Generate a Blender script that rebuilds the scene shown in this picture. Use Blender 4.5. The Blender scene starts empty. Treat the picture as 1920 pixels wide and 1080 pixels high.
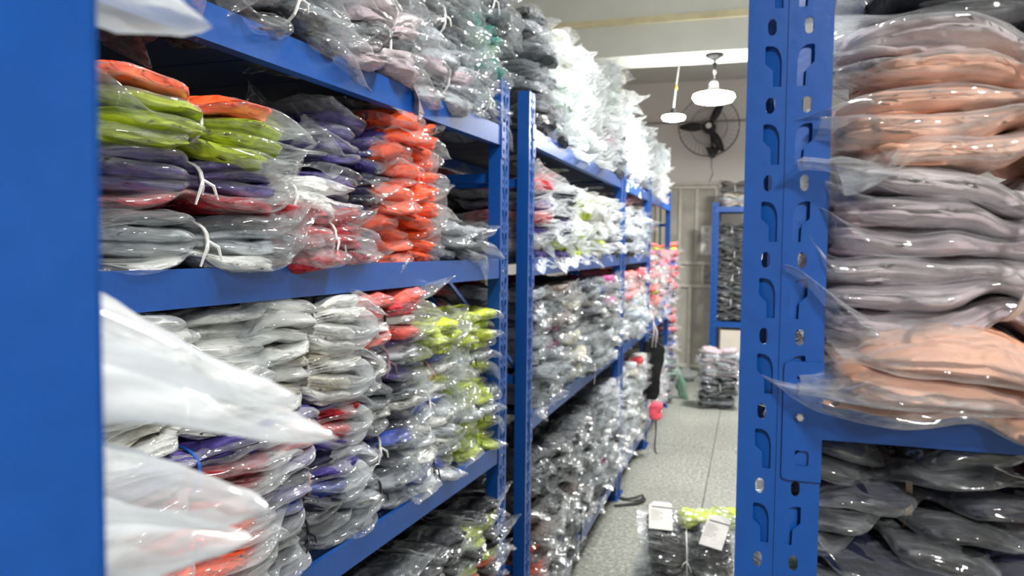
import bpy, math, random
import numpy as np
from mathutils import Vector, noise, Matrix

R = math.radians
C = bpy.context.scene.collection
SC = bpy.context.scene
rnd = random.Random(11)

# ---------------------------------------------------------------- camera, world, lights, exposure
cam_d = bpy.data.cameras.new('camera')
cam = bpy.data.objects.new('camera', cam_d)
C.objects.link(cam)
cam_d.sensor_fit = 'HORIZONTAL'
cam_d.sensor_width = 36.0
cam_d.lens = 36.0 * 1450 / 1920
cam_d.clip_start = 0.02
cam_d.clip_end = 60
cam.location = (0, 0, 1.54)
cam.rotation_mode = 'XYZ'
CAM_M = (Matrix.Rotation(R(17.13), 4, 'Z') @ Matrix.Rotation(R(86.96), 4, 'X') @ Matrix.Rotation(R(0.6), 4, 'Z'))
cam.rotation_euler = CAM_M.to_euler('XYZ')
cam_d.dof.use_dof = True
cam_d.dof.focus_distance = 1.15
cam_d.dof.aperture_fstop = (cam_d.lens / 1000.0) / 0.0043
SC.camera = cam

w = bpy.data.worlds.new('world')
SC.world = w
w.use_nodes = True
w.node_tree.nodes['Background'].inputs['Color'].default_value = (0.85, 0.92, 1.0, 1)
w.node_tree.nodes['Background'].inputs['Strength'].default_value = 0.35

SC.view_settings.view_transform = 'Standard'
SC.view_settings.look = 'None'
SC.view_settings.gamma = 1.0
SC.view_settings.use_curve_mapping = False
SC.view_settings.exposure = 0.05
SC.cycles.max_bounces = 6
SC.cycles.diffuse_bounces = 3
SC.cycles.glossy_bounces = 2
SC.cycles.transmission_bounces = 2
SC.cycles.transparent_max_bounces = 14
SC.cycles.sample_clamp_indirect = 4.0
SC.cycles.use_adaptive_sampling = True
SC.cycles.adaptive_threshold = 0.03

def lin(r, g, b):
    f = lambda c: (c / 255 / 12.92) if c / 255 <= 0.04045 else ((c / 255 + 0.055) / 1.055) ** 2.4
    return (f(r), f(g), f(b), 1.0)

# ---------------------------------------------------------------- material helpers
def mat(name):
    m = bpy.data.materials.new(name)
    m.use_nodes = True
    nt = m.node_tree
    for n in list(nt.nodes):
        nt.nodes.remove(n)
    out = nt.nodes.new('ShaderNodeOutputMaterial')
    return m, nt, out

def N(nt, t, **kw):
    n = nt.nodes.new(t)
    for k, v in kw.items():
        if k in n.inputs:
            n.inputs[k].default_value = v
        else:
            setattr(n, k, v)
    return n

def ramp(nt, stops):
    r = nt.nodes.new('ShaderNodeValToRGB')
    els = r.color_ramp.elements
    while len(els) > 1:
        els.remove(els[-1])
    els[0].position, els[0].color = stops[0]
    for p, c in stops[1:]:
        e = els.new(p)
        e.color = c
    return r

def simple(name, col, rough=0.6, metal=0.0, nscale=30, namt=0.08, bump=0.0, spec=0.5, coat=0.0):
    """colour with a little procedural mottling and relief"""
    m, nt, out = mat(name)
    p = N(nt, 'ShaderNodeBsdfPrincipled', Roughness=rough, Metallic=metal)
    p.inputs['Specular IOR Level'].default_value = spec
    p.inputs['Coat Weight'].default_value = coat
    tc = N(nt, 'ShaderNodeTexCoord')
    no = N(nt, 'ShaderNodeTexNoise', Scale=nscale, Detail=4.0)
    nt.links.new(tc.outputs['Object'], no.inputs['Vector'])
    d = tuple(c * (1 - namt) for c in col[:3]) + (1,)
    l = tuple(min(1, c * (1 + namt)) for c in col[:3]) + (1,)
    r = ramp(nt, [(0.3, d), (0.7, l)])
    nt.links.new(no.outputs['Fac'], r.inputs['Fac'])
    nt.links.new(r.outputs['Color'], p.inputs['Base Color'])
    if bump:
        b = N(nt, 'ShaderNodeBump', Strength=0.6, Distance=bump)
        nt.links.new(no.outputs['Fac'], b.inputs['Height'])
        nt.links.new(b.outputs['Normal'], p.inputs['Normal'])
    nt.links.new(p.outputs['BSDF'], out.inputs['Surface'])
    return m

def film_material(name, haze=0.16, tint=(0.93, 0.96, 0.97, 1), gloss_rough=0.09, scale=16.0, bump=0.006, streak=0.22):
    m, nt, out = mat(name)
    tc = N(nt, 'ShaderNodeTexCoord')
    mp = N(nt, 'ShaderNodeMapping')
    mp.inputs['Scale'].default_value = (0.32, 1.2, 1.6)
    nt.links.new(tc.outputs['Object'], mp.inputs['Vector'])
    no = N(nt, 'ShaderNodeTexNoise', Scale=scale, Detail=2.5, Roughness=0.55, Distortion=0.5)
    no.noise_type = 'RIDGED_MULTIFRACTAL'
    nt.links.new(mp.outputs['Vector'], no.inputs['Vector'])
    bp = N(nt, 'ShaderNodeBump', Strength=1.0, Distance=bump)
    nt.links.new(no.outputs['Fac'], bp.inputs['Height'])
    lw = N(nt, 'ShaderNodeLayerWeight', Blend=0.5)
    nt.links.new(bp.outputs['Normal'], lw.inputs['Normal'])
    # share of milky scattering grows on slanting film
    hz = N(nt, 'ShaderNodeMapRange')
    hz.inputs['To Min'].default_value = haze
    hz.inputs['To Max'].default_value = min(1.0, haze * 4.0)
    mp2 = N(nt, 'ShaderNodeMapping')
    mp2.inputs['Scale'].default_value = (0.22, 1.3, 1.3)
    nt.links.new(tc.outputs['Object'], mp2.inputs['Vector'])
    ns = N(nt, 'ShaderNodeTexNoise', Scale=scale * 1.6, Detail=3.0, Roughness=0.6, Distortion=1.2)
    nt.links.new(mp2.outputs['Vector'], ns.inputs['Vector'])
    st = N(nt, 'ShaderNodeMapRange')
    st.inputs['From Min'].default_value = 0.5
    st.inputs['From Max'].default_value = 0.72
    st.inputs['To Min'].default_value = 0.0
    st.inputs['To Max'].default_value = streak
    nt.links.new(ns.outputs['Fac'], st.inputs['Value'])
    h2 = N(nt, 'ShaderNodeMath', operation='POWER')
    h2.inputs[1].default_value = 2.0
    nt.links.new(lw.outputs['Facing'], h2.inputs[0])
    nt.links.new(h2.outputs[0], hz.inputs['Value'])
    tr = N(nt, 'ShaderNodeBsdfTransparent', Color=(0.97, 0.98, 0.985, 1))
    di = N(nt, 'ShaderNodeBsdfDiffuse', Color=tint)
    tl = N(nt, 'ShaderNodeBsdfTranslucent', Color=tint)
    nt.links.new(bp.outputs['Normal'], di.inputs['Normal'])
    m0 = N(nt, 'ShaderNodeMixShader', Fac=0.35)
    nt.links.new(di.outputs[0], m0.inputs[1])
    nt.links.new(tl.outputs[0], m0.inputs[2])
    m1 = N(nt, 'ShaderNodeMixShader')
    ad = N(nt, 'ShaderNodeMath', operation='ADD')
    ad.use_clamp = True
    nt.links.new(hz.outputs[0], ad.inputs[0])
    nt.links.new(st.outputs[0], ad.inputs[1])
    nt.links.new(ad.outputs[0], m1.inputs['Fac'])
    nt.links.new(tr.outputs[0], m1.inputs[1])
    nt.links.new(m0.outputs[0], m1.inputs[2])
    gl = N(nt, 'ShaderNodeBsdfGlossy', Roughness=gloss_rough, Color=(1, 1, 1, 1))
    nt.links.new(bp.outputs['Normal'], gl.inputs['Normal'])
    pw = N(nt, 'ShaderNodeMath', operation='POWER')
    pw.inputs[1].default_value = 3.0
    nt.links.new(lw.outputs['Facing'], pw.inputs[0])
    gf = N(nt, 'ShaderNodeMapRange')
    gf.inputs['To Min'].default_value = 0.075
    gf.inputs['To Max'].default_value = 0.42
    nt.links.new(pw.outputs[0], gf.inputs['Value'])
    m2 = N(nt, 'ShaderNodeMixShader')
    nt.links.new(gf.outputs[0], m2.inputs['Fac'])
    nt.links.new(m1.outputs[0], m2.inputs[1])
    nt.links.new(gl.outputs[0], m2.inputs[2])
    nt.links.new(m2.outputs[0], out.inputs['Surface'])
    return m

def cloth_material(name, scale=15.0, bump=0.035):
    m, nt, out = mat(name)
    oi = N(nt, 'ShaderNodeObjectInfo')
    tc = N(nt, 'ShaderNodeTexCoord')
    mp = N(nt, 'ShaderNodeMapping')
    mp.inputs['Scale'].default_value = (0.4, 1.0, 2.2)
    nt.links.new(tc.outputs['Object'], mp.inputs['Vector'])
    no = N(nt, 'ShaderNodeTexNoise', Scale=scale, Detail=3.0, Distortion=0.6)
    no.noise_type = 'RIDGED_MULTIFRACTAL'
    nt.links.new(mp.outputs['Vector'], no.inputs['Vector'])
    mpb = N(nt, 'ShaderNodeMapping')
    mpb.inputs['Rotation'].default_value = (0.3, 0.2, 0.7)
    nt.links.new(tc.outputs['Object'], mpb.inputs['Vector'])
    nb = N(nt, 'ShaderNodeTexNoise', Scale=scale * 1.9, Detail=2.0, Distortion=1.0)
    nb.noise_type = 'RIDGED_MULTIFRACTAL'
    nt.links.new(mpb.outputs['Vector'], nb.inputs['Vector'])
    b0 = N(nt, 'ShaderNodeBump', Strength=0.8, Distance=bump * 0.4)
    nt.links.new(nb.outputs['Fac'], b0.inputs['Height'])
    bp = N(nt, 'ShaderNodeBump', Strength=0.9, Distance=bump)
    nt.links.new(b0.outputs['Normal'], bp.inputs['Normal'])
    nt.links.new(no.outputs['Fac'], bp.inputs['Height'])
    n2 = N(nt, 'ShaderNodeTexNoise', Scale=9.0, Detail=2.0)
    nt.links.new(tc.outputs['Object'], n2.inputs['Vector'])
    mr = N(nt, 'ShaderNodeMapRange')
    mr.inputs['To Min'].default_value = 0.82
    mr.inputs['To Max'].default_value = 1.15
    nt.links.new(n2.outputs['Fac'], mr.inputs['Value'])
    hs = N(nt, 'ShaderNodeHueSaturation')
    nt.links.new(mr.outputs[0], hs.inputs['Value'])
    nt.links.new(oi.outputs['Color'], hs.inputs['Color'])
    p = N(nt, 'ShaderNodeBsdfPrincipled', Roughness=0.62)
    p.inputs['Specular IOR Level'].default_value = 0.3
    nt.links.new(hs.outputs['Color'], p.inputs['Base Color'])
    nt.links.new(bp.outputs['Normal'], p.inputs['Normal'])
    nt.links.new(p.outputs['BSDF'], out.inputs['Surface'])
    return m

def object_colour_material(name, rough=0.45):
    m, nt, out = mat(name)
    oi = N(nt, 'ShaderNodeObjectInfo')
    p = N(nt, 'ShaderNodeBsdfPrincipled', Roughness=rough)
    no = N(nt, 'ShaderNodeTexNoise', Scale=60.0)
    bp = N(nt, 'ShaderNodeBump', Strength=0.3, Distance=0.001)
    nt.links.new(no.outputs['Fac'], bp.inputs['Height'])
    nt.links.new(bp.outputs['Normal'], p.inputs['Normal'])
    nt.links.new(oi.outputs['Color'], p.inputs['Base Color'])
    nt.links.new(p.outputs['BSDF'], out.inputs['Surface'])
    return m

def floor_material():
    m, nt, out = mat('speckled_terrazzo')
    tc = N(nt, 'ShaderNodeTexCoord')
    v = N(nt, 'ShaderNodeTexVoronoi', Scale=75.0)
    nt.links.new(tc.outputs['Object'], v.inputs['Vector'])
    n1 = N(nt, 'ShaderNodeTexNoise', Scale=48.0, Detail=5.0, Roughness=0.7)
    nt.links.new(tc.outputs['Object'], n1.inputs['Vector'])
    n2 = N(nt, 'ShaderNodeTexNoise', Scale=1.3, Detail=4.0)
    nt.links.new(tc.outputs['Object'], n2.inputs['Vector'])
    r1 = ramp(nt, [(0.36, lin(112, 115, 108)), (0.5, lin(150, 152, 143)), (0.66, lin(194, 196, 186))])
    nt.links.new(n1.outputs['Fac'], r1.inputs['Fac'])
    r2 = ramp(nt, [(0.0, (0.75, 0.75, 0.75, 1)), (1.0, (1.1, 1.1, 1.1, 1))])
    nt.links.new(v.outputs['Color'], r2.inputs['Fac'])
    mx = N(nt, 'ShaderNodeMixRGB', blend_type='MULTIPLY', Fac=0.9)
    nt.links.new(r1.outputs['Color'], mx.inputs['Color1'])
    nt.links.new(r2.outputs['Color'], mx.inputs['Color2'])
    r3 = ramp(nt, [(0.35, (0.8, 0.8, 0.78, 1)), (0.65, (1.05, 1.05, 1.04, 1))])
    nt.links.new(n2.outputs['Fac'], r3.inputs['Fac'])
    m2 = N(nt, 'ShaderNodeMixRGB', blend_type='MULTIPLY', Fac=0.8)
    nt.links.new(mx.outputs['Color'], m2.inputs['Color1'])
    nt.links.new(r3.outputs['Color'], m2.inputs['Color2'])
    p = N(nt, 'ShaderNodeBsdfPrincipled', Roughness=0.42)
    b = N(nt, 'ShaderNodeBump', Strength=0.35, Distance=0.002)
    nt.links.new(n1.outputs['Fac'], b.inputs['Height'])
    nt.links.new(b.outputs['Normal'], p.inputs['Normal'])
    nt.links.new(m2.outputs['Color'], p.inputs['Base Color'])
    nt.links.new(p.outputs['BSDF'], out.inputs['Surface'])
    return m

def emit(name, col, s):
    m, nt, out = mat(name)
    e = N(nt, 'ShaderNodeEmission', Color=col, Strength=s)
    nt.links.new(e.outputs[0], out.inputs['Surface'])
    return m

M = {}
M['blue'] = simple('blue_enamel_steel', lin(6, 72, 148), rough=0.34, nscale=60, namt=0.06, bump=0.0006, coat=0.0)
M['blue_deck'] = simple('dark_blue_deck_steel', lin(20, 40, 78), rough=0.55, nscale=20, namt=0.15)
M['zinc'] = simple('zinc_bolt', lin(200, 200, 205), rough=0.25, metal=1.0)
M['film'] = film_material('clear_poly_film', haze=0.05, scale=24, bump=0.03)
M['film_milky'] = film_material('milky_poly_film', haze=0.15, scale=24, bump=0.03, streak=0.2)
M['film_white'] = film_material('white_cloudy_film', haze=0.42, scale=11, bump=0.02, streak=0.4)
M['film_white2'] = film_material('whitish_poly_film', haze=0.28, scale=24, bump=0.03)
M['film_clear'] = film_material('glossy_clear_film', haze=0.09, gloss_rough=0.05, scale=20, bump=0.035, streak=0.34)
M['film_silver'] = film_material('crinkled_silver_clear_film', haze=0.045, gloss_rough=0.10, scale=34, bump=0.03, streak=0.10)
M['cloth'] = cloth_material('folded_cloth')
M['tie'] = object_colour_material('strap_plastic')
M['wall'] = simple('painted_wall', lin(226, 222, 216), rough=0.9, nscale=3, namt=0.03, bump=0.002)
M['ceiling'] = simple('painted_ceiling', lin(205, 205, 200), rough=0.9, nscale=2, namt=0.04)
M['beam'] = simple('painted_beam', lin(228, 230, 220), rough=0.9, nscale=6, namt=0.03)
M['yellow'] = simple('yellow_paint_strip', lin(228, 218, 178), rough=0.8, nscale=10, namt=0.1)
M['floor'] = floor_material()
M['joint'] = simple('dark_floor_joint', lin(70, 72, 68), rough=0.9)
M['gate'] = simple('weathered_grey_gate', lin(200, 196, 184), rough=0.65, nscale=9, namt=0.12, bump=0.001)
M['gate_d'] = simple('gate_panel_grey', lin(180, 177, 165), rough=0.7, nscale=5, namt=0.15)
M['paper'] = simple('white_paper', lin(232, 230, 226), rough=0.8)
M['ink'] = simple('dark_ink', lin(70, 70, 72), rough=0.8)
M['black'] = simple('black_plastic', lin(26, 26, 28), rough=0.5)
M['fan_wire'] = simple('glare_hazed_fan_wire', lin(92, 92, 94), rough=0.5)  # dark wire greyed: haze of the lamp glare is put into its colour
M['white_pl'] = simple('white_plastic', lin(232, 232, 230), rough=0.5)
M['lamp'] = emit('lamp_light', (1.0, 0.985, 0.96, 1), 85.0)
M['carton'] = simple('pale_carton', lin(208, 200, 186), rough=0.85, nscale=8, namt=0.05)
M['conduit'] = simple('grey_conduit', lin(165, 163, 160), rough=0.6)
M['amber'] = simple('amber_tape', lin(220, 170, 60), rough=0.5)

# ---------------------------------------------------------------- mesh helpers
class MB:
    def __init__(s):
        s.v, s.f = [], []
    def box(s, c, d, rz=0.0):
        cx, cy, cz = c
        hx, hy, hz = d[0] / 2, d[1] / 2, d[2] / 2
        n = len(s.v)
        cs, sn = math.cos(rz), math.sin(rz)
        for x in (-hx, hx):
            for y in (-hy, hy):
                for z in (-hz, hz):
                    s.v.append((cx + x * cs - y * sn, cy + x * sn + y * cs, cz + z))
        for f in ((0, 1, 3, 2), (4, 6, 7, 5), (0, 4, 5, 1), (2, 3, 7, 6), (0, 2, 6, 4), (1, 5, 7, 3)):
            s.f.append(tuple(n + i for i in f))
        return s
    def bbox(s, a, b):
        return s.box([(a[i] + b[i]) / 2 for i in range(3)], [abs(b[i] - a[i]) for i in range(3)])
    def tube(s, pts, r, k=8, closed=False):
        pts = [Vector(p) for p in pts]
        m = len(pts)
        n = len(s.v)
        up = Vector((0, 0, 1))
        for i, p in enumerate(pts):
            if closed:
                t = pts[(i + 1) % m] - pts[i - 1]
            else:
                t = pts[min(i + 1, m - 1)] - pts[max(i - 1, 0)]
            t.normalize()
            a = t.cross(up)
            if a.length < 0.05:
                a = t.cross(Vector((1, 0, 0)))
            a.normalize()
            b = t.cross(a)
            rr = r[i] if isinstance(r, (list, tuple)) else r
            for j in range(k):
                q = 2 * math.pi * j / k
                s.v.append(tuple(p + a * math.cos(q) * rr + b * math.sin(q) * rr))
        for i in range(m if closed else m - 1):
            i2 = (i + 1) % m
            for j in range(k):
                j2 = (j + 1) % k
                s.f.append((n + i * k + j, n + i * k + j2, n + i2 * k + j2, n + i2 * k + j))
        if not closed:
            s.f.append(tuple(n + j for j in range(k))[::-1])
            s.f.append(tuple(n + (m - 1) * k + j for j in range(k)))
        return s
    def lathe(s, prof, c=(0, 0, 0), k=24, sq=1.0):
        n = len(s.v)
        for r, z in prof:
            for j in range(k):
                q = 2 * math.pi * j / k
                s.v.append((c[0] + r * math.cos(q), c[1] + r * math.sin(q) * sq, c[2] + z))
        for i in range(len(prof) - 1):
            for j in range(k):
                j2 = (j + 1) % k
                s.f.append((n + i * k + j, n + i * k + j2, n + (i + 1) * k + j2, n + (i + 1) * k + j))
        s.f.append(tuple(n + j for j in range(k))[::-1])
        s.f.append(tuple(n + (len(prof) - 1) * k + j for j in range(k)))
        return s
    def mesh(s, name, m, smooth=False):
        me = bpy.data.meshes.new(name)
        me.from_pydata(s.v, [], s.f)
        me.materials.append(m)
        if smooth:
            me.polygons.foreach_set('use_smooth', [True] * len(me.polygons))
        me.update()
        return me

def link(name, me, parent=None, loc=(0, 0, 0), rot=(0, 0, 0), color=None):
    o = bpy.data.objects.new(name, me)
    C.objects.link(o)
    o.location = loc
    o.rotation_euler = rot
    if parent:
        o.parent = parent
    if color:
        o.color = color
    return o

def tag(o, label=None, cat=None, group=None, kind=None):
    if label: o['label'] = label
    if cat: o['category'] = cat
    if group: o['group'] = group
    if kind: o['kind'] = kind
    return o

def thing(name, label, cat, loc=(0, 0, 0), rz=0.0, group=None):
    o = bpy.data.objects.new(name, None)
    C.objects.link(o)
    o.location = loc
    o.rotation_euler = (0, 0, rz)
    o.empty_display_size = 0.05
    return tag(o, label, cat, group)

def bevel(o, wdt=0.002, seg=1):
    b = o.modifiers.new('bevel', 'BEVEL')
    b.width = wdt
    b.segments = seg
    b.limit_method = 'ANGLE'
    return o

# ---------------------------------------------------------------- room
X0, X1, Y0, Y1, H = -2.7, 2.4, -2.6, 10.12, 3.65
def struct(name, mb, m, label=None, parent=None):
    o = link(name, mb.mesh(name, m), parent)
    if not parent:
        tag(o, label, kind='structure')
    return o
fl = struct('floor', MB().bbox((X0, Y0, -0.1), (X1, Y1, -0.006)), M['joint'], 'speckled grey terrazzo floor laid in large slabs with dark joints')
xs = [X0 + 0.01, -1.84, -0.24, 1.36, X1 - 0.01]
ys = [Y0 + 0.01, -1.40, 0.10, 1.60, 3.10, 4.60, 6.10, 7.60, 9.10, Y1 - 0.01]
for i in range(len(xs) - 1):
    for j in range(len(ys) - 1):
        link('floor_slab', MB().bbox((xs[i] + 0.003, ys[j] + 0.003, -0.02), (xs[i + 1] - 0.003, ys[j + 1] - 0.003, 0.0)).mesh('floor_slab', M['floor']), fl)
struct('ceiling', MB().bbox((X0, Y0, H), (X1, Y1, H + 0.1)), M['ceiling'], 'pale painted ceiling behind the lowered white beam')
struct('wall_back', MB().bbox((X0, Y1, 0), (X1, Y1 + 0.12, H)), M['wall'], 'white painted end wall carrying the fan')
struct('wall_left', MB().bbox((X0 - 0.12, Y0, 0), (X0, Y1, H)), M['wall'], 'white wall behind the long row of racks')
struct('wall_right', MB().bbox((X1, Y0, 0), (X1 + 0.12, Y1, H)), M['wall'], 'white wall on the rack side opposite the aisle')
struct('wall_front', MB().bbox((X0, Y0 - 0.12, 0), (X1, Y0, H)), M['wall'], 'white wall behind the viewer')
# lowered beam across the aisle, with the yellow strip along its face
bm_ = struct('trim_1', MB().bbox((X0, 4.88, 2.735), (X1, 5.22, H)), M['beam'], 'deep white painted concrete beam crossing above the aisle')
link('paint_strip', MB().bbox((X0, 4.862, 2.925), (X1, 4.88, 2.965)).mesh('paint_strip', M['yellow']), bm_)
tp = tag(link('wall_conduit', MB().tube([(X0 + 0.02, Y1 - 0.018, 3.14), (X1 - 0.02, Y1 - 0.018, 3.14)], 0.013).mesh('wall_conduit', M['conduit'], True)),
         'thin grey conduit running level across the end wall behind the fan', 'conduit')

# ---------------------------------------------------------------- steel double gate
def gate():
    Y = Y1 - 0.005
    d = tag(bpy.data.objects.new('door_1', None), 'grey steel double gate with raised ribs and a paper notice', kind='structure')
    C.objects.link(d)
    ztop, zr1, zr2, zb = 2.34, 1.36, 1.07, 0.02
    for leaf, (xa, xc) in enumerate(((-1.111, -0.411), (-1.835, -1.135))):
        cols = [xa, xa + (xc - xa) * 0.335, xa + (xc - xa) * 0.63, xc]
        link('door_sheet', MB().bbox((xa, Y - 0.02, zb), (xc, Y - 0.005, ztop)).mesh('door_sheet', M['gate_d']), d)
        f = MB()
        f.bbox((xa, Y - 0.055, zb), (xa + 0.045, Y - 0.02, ztop))
        f.bbox((xc - 0.045, Y - 0.055, zb), (xc, Y - 0.02, ztop))
        f.bbox((xa + 0.045, Y - 0.052, ztop - 0.045), (xc - 0.045, Y - 0.02, ztop))
        f.bbox((xa + 0.045, Y - 0.052, zb), (xc - 0.045, Y - 0.02, zb + 0.05))
        bevel(link('door_frame', f.mesh('door_frame', M['gate']), d), 0.003)
        for zz in (zr1, zr2):
            bevel(link('rail', MB().bbox((xa + 0.045, Y - 0.05, zz - 0.02), (xc - 0.045, Y - 0.02, zz + 0.02)).mesh('rail', M['gate']), d), 0.003)
        for cx in cols[1:3]:
            bevel(link('stile', MB().bbox((cx - 0.02, Y - 0.048, zr1 + 0.02), (cx + 0.02, Y - 0.02, ztop - 0.045)).mesh('stile', M['gate']), d), 0.003)
        cx = (xa + xc) / 2 + 0.03
        bevel(link('stile', MB().bbox((cx - 0.02, Y - 0.048, zb + 0.05), (cx + 0.02, Y - 0.02, zr2 - 0.02)).mesh('stile', M['gate']), d), 0.003)
        if leaf == 0:
            bevel(link('stile', MB().bbox((-0.60, Y - 0.046, zr2 + 0.02), (-0.565, Y - 0.02, zr1 - 0.02)).mesh('stile', M['gate']), d), 0.003)
            lk = link('lock_bolt', MB().tube([(-0.57, Y - 0.075, 1.22), (-0.43, Y - 0.075, 1.22)], 0.012).bbox((-0.56, Y - 0.07, 1.19), (-0.53, Y - 0.04, 1.25)).bbox((-0.47, Y - 0.07, 1.19), (-0.44, Y - 0.04, 1.25)).mesh('lock_bolt', M['conduit']), d)
            link('lock_bolt', MB().tube([(-0.55, Y - 0.075, 1.13), (-0.44, Y - 0.075, 1.13)], 0.01).mesh('lock_bolt', M['conduit']), d)
    link('door_jamb', MB().bbox((-0.405, Y - 0.06, 0), (-0.36, Y, 2.38)).bbox((-1.885, Y - 0.06, 0), (-1.84, Y, 2.38)).bbox((-1.84, Y - 0.06, 2.345), (-0.405, Y, 2.385)).mesh('door_jamb', M['gate']), d)
    # paper notice
    sg = thing('paper_sign', 'white paper notice with four grey characters on the grey gate', 'sign', (-0.545, Y - 0.025, 1.65))
    link('sheet', MB().bbox((-0.066, -0.0015, -0.185), (0.066, 0.0015, 0.185)).mesh('sheet', M['paper']), sg)
    for k, ch in enumerate('出入大门'):
        cu = bpy.data.curves.new('character', 'FONT')
        cu.body = ch
        cu.size = 0.062
        cu.align_x = 'CENTER'
        cu.align_y = 'CENTER'
        cu.extrude = 0.0004
        cu.materials.append(M['ink2'])
        o = bpy.data.objects.new('tmp', cu)
        C.objects.link(o)
        dg = bpy.context.evaluated_depsgraph_get()
        me = bpy.data.meshes.new_from_object(o.evaluated_get(dg))
        bpy.data.objects.remove(o)
        o = link('character', me, sg)
        o.location = (0, -0.0022, 0.13 - k * 0.082)
        o.rotation_euler = (R(90), 0, 0)
M['ink2'] = simple('faded_ink', lin(150, 146, 140), rough=0.8)
gate()

# ---------------------------------------------------------------- racks
PW, PD, PH = 0.077, 0.042, 2.08
def plate_mesh(height, full=True):
    """slotted front face: a filled 2-D outline with punched holes, given a thickness"""
    cu = bpy.data.curves.new('slotted_face', 'CURVE')
    cu.dimensions = '2D'
    cu.fill_mode = 'BOTH'
    cu.extrude = 0.001
    def poly(pts):
        sp = cu.splines.new('POLY')
        sp.points.add(len(pts) - 1)
        for i, (x, y) in enumerate(pts):
            sp.points[i].co = (x, y, 0, 1)
        sp.use_cyclic_u = True
    poly([(-PW / 2, 0), (PW / 2, 0), (PW / 2, height), (-PW / 2, height)])
    z = 0.05
    slots = []
    while z < height - 0.03:
        for s in (-1, 1):
            a = []
            for k in range(12):
                q = 2 * math.pi * k / 12
                a.append((s * 0.0165 + 0.0042 * math.cos(q), z + 0.0062 * math.sin(q) + (0.0018 if math.sin(q) > 0 else -0.0018)))
            poly(a)
            zc = z + 0.037
            if zc + 0.02 < height:
                pts = [(0.007, -0.0195), (0.0145, -0.0195), (0.0150, -0.004), (0.0222, 0.003), (0.0222, 0.0185), (0.0205, 0.0195), (0.0150, 0.0190), (0.0110, 0.0165), (0.0082, 0.011), (0.007, 0.004)]
                poly([(s * x, zc + y) for x, y in (pts if s > 0 else pts)])
                slots.append((s, zc))
        z += 0.074
    o = bpy.data.objects.new('tmp', cu)
    C.objects.link(o)
    dg = bpy.context.evaluated_depsgraph_get()
    me = bpy.data.meshes.new_from_object(o.evaluated_get(dg))
    bpy.data.objects.remove(o)
    bpy.data.curves.remove(cu)
    v = [(p.co.x, -PD / 2 + 0.001 - p.co.z, p.co.y) for p in me.vertices]
    f = [tuple(p.vertices) for p in me.polygons]
    bpy.data.meshes.remove(me)
    mb = MB()
    mb.v, mb.f = v, f
    # pressed-in tongues behind every slot
    for s, zc in slots:
        yb = -PD / 2 + 0.007
        n = len(mb.v)
        mb.v += [(s * 0.0055, -PD / 2 + 0.002, zc + 0.021), (s * 0.0235, yb, zc + 0.021), (s * 0.0235, yb, zc - 0.021), (s * 0.0055, -PD / 2 + 0.002, zc - 0.021),
                 (s * 0.0055, yb + 0.003, zc + 0.021), (s * 0.0235, yb + 0.003, zc + 0.021), (s * 0.0235, yb + 0.003, zc - 0.021), (s * 0.0055, yb + 0.003, zc - 0.021)]
        mb.f += [(n, n + 1, n + 2, n + 3), (n + 4, n + 7, n + 6, n + 5)]
    # side walls and back lips of the open channel
    t = 0.002
    for s in (-1, 1):
        mb.bbox((s * (PW / 2 - t), -PD / 2 + 0.001, 0), (s * PW / 2, PD / 2, height))
        mb.bbox((s * (PW / 2 - t), PD / 2 - t, 0), (s * (PW / 2 - 0.016), PD / 2, height))
    # centre crease
    mb.bbox((-0.0018, -PD / 2 - 0.0012, 0), (0.0018, -PD / 2 + 0.0002, height))
    return mb.mesh('upright', M['blue'])
POST = plate_mesh(PH)
FOOT = MB().bbox((-0.05, -0.035, 0), (0.05, 0.035, 0.006)).mesh('foot_plate', M['blue'])
BEAM_H = 0.062
def beam_mesh(length):
    mb = MB()
    mb.bbox((-length / 2, -0.016, -BEAM_H), (length / 2, 0.012, -0.012))
    mb.bbox((-length / 2, -0.016, -0.012), (length / 2, -0.004, 0.0))
    return mb.mesh('beam', M['blue'])
_cp = {}
def connector_mesh():
    if 'c' not in _cp:
        cu = bpy.data.curves.new('c', 'CURVE')
        cu.dimensions = '2D'; cu.fill_mode = 'BOTH'; cu.extrude = 0.0013
        def poly(pts):
            sp = cu.splines.new('POLY'); sp.points.add(len(pts) - 1)
            for i, (x, y) in enumerate(pts): sp.points[i].co = (x, y, 0, 1)
            sp.use_cyclic_u = True
        c = 0.006
        poly([(-0.018 + c, -0.058), (0.018, -0.058), (0.018, 0.058), (-0.018 + c, 0.058), (-0.0165, 0.0565), (-0.018, 0.058 - c), (-0.018, -0.058 + c), (-0.0165, -0.0565)])
        for zc in (0.036, -0.036):
            poly([(-0.006, zc - 0.0075), (0.005, zc - 0.0075), (0.0065, zc - 0.005), (0.0065, zc + 0.005), (0.005, zc + 0.0075), (-0.006, zc + 0.0075)])
        o = bpy.data.objects.new('tmp', cu); C.objects.link(o)
        dg = bpy.context.evaluated_depsgraph_get()
        me = bpy.data.meshes.new_from_object(o.evaluated_get(dg))
        bpy.data.objects.remove(o)
        mb = MB()
        mb.v = [(p.co.x, -p.co.z, p.co.y) for p in me.vertices]
        mb.f = [tuple(p.vertices) for p in me.polygons]
        _cp['c'] = mb.mesh('connector_plate', M['blue'])
        b = MB()
        k = 16
        b.lathe([(0.0045, 0), (0.0045, 0.002), (0.0030, 0.0032)], (0, 0, 0), 6)
        b.v = [(x, -z, y) for x, y, z in b.v]
        _cp['b'] = b.mesh('bolt', M['zinc'])
    return _cp['c'], _cp['b']

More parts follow.
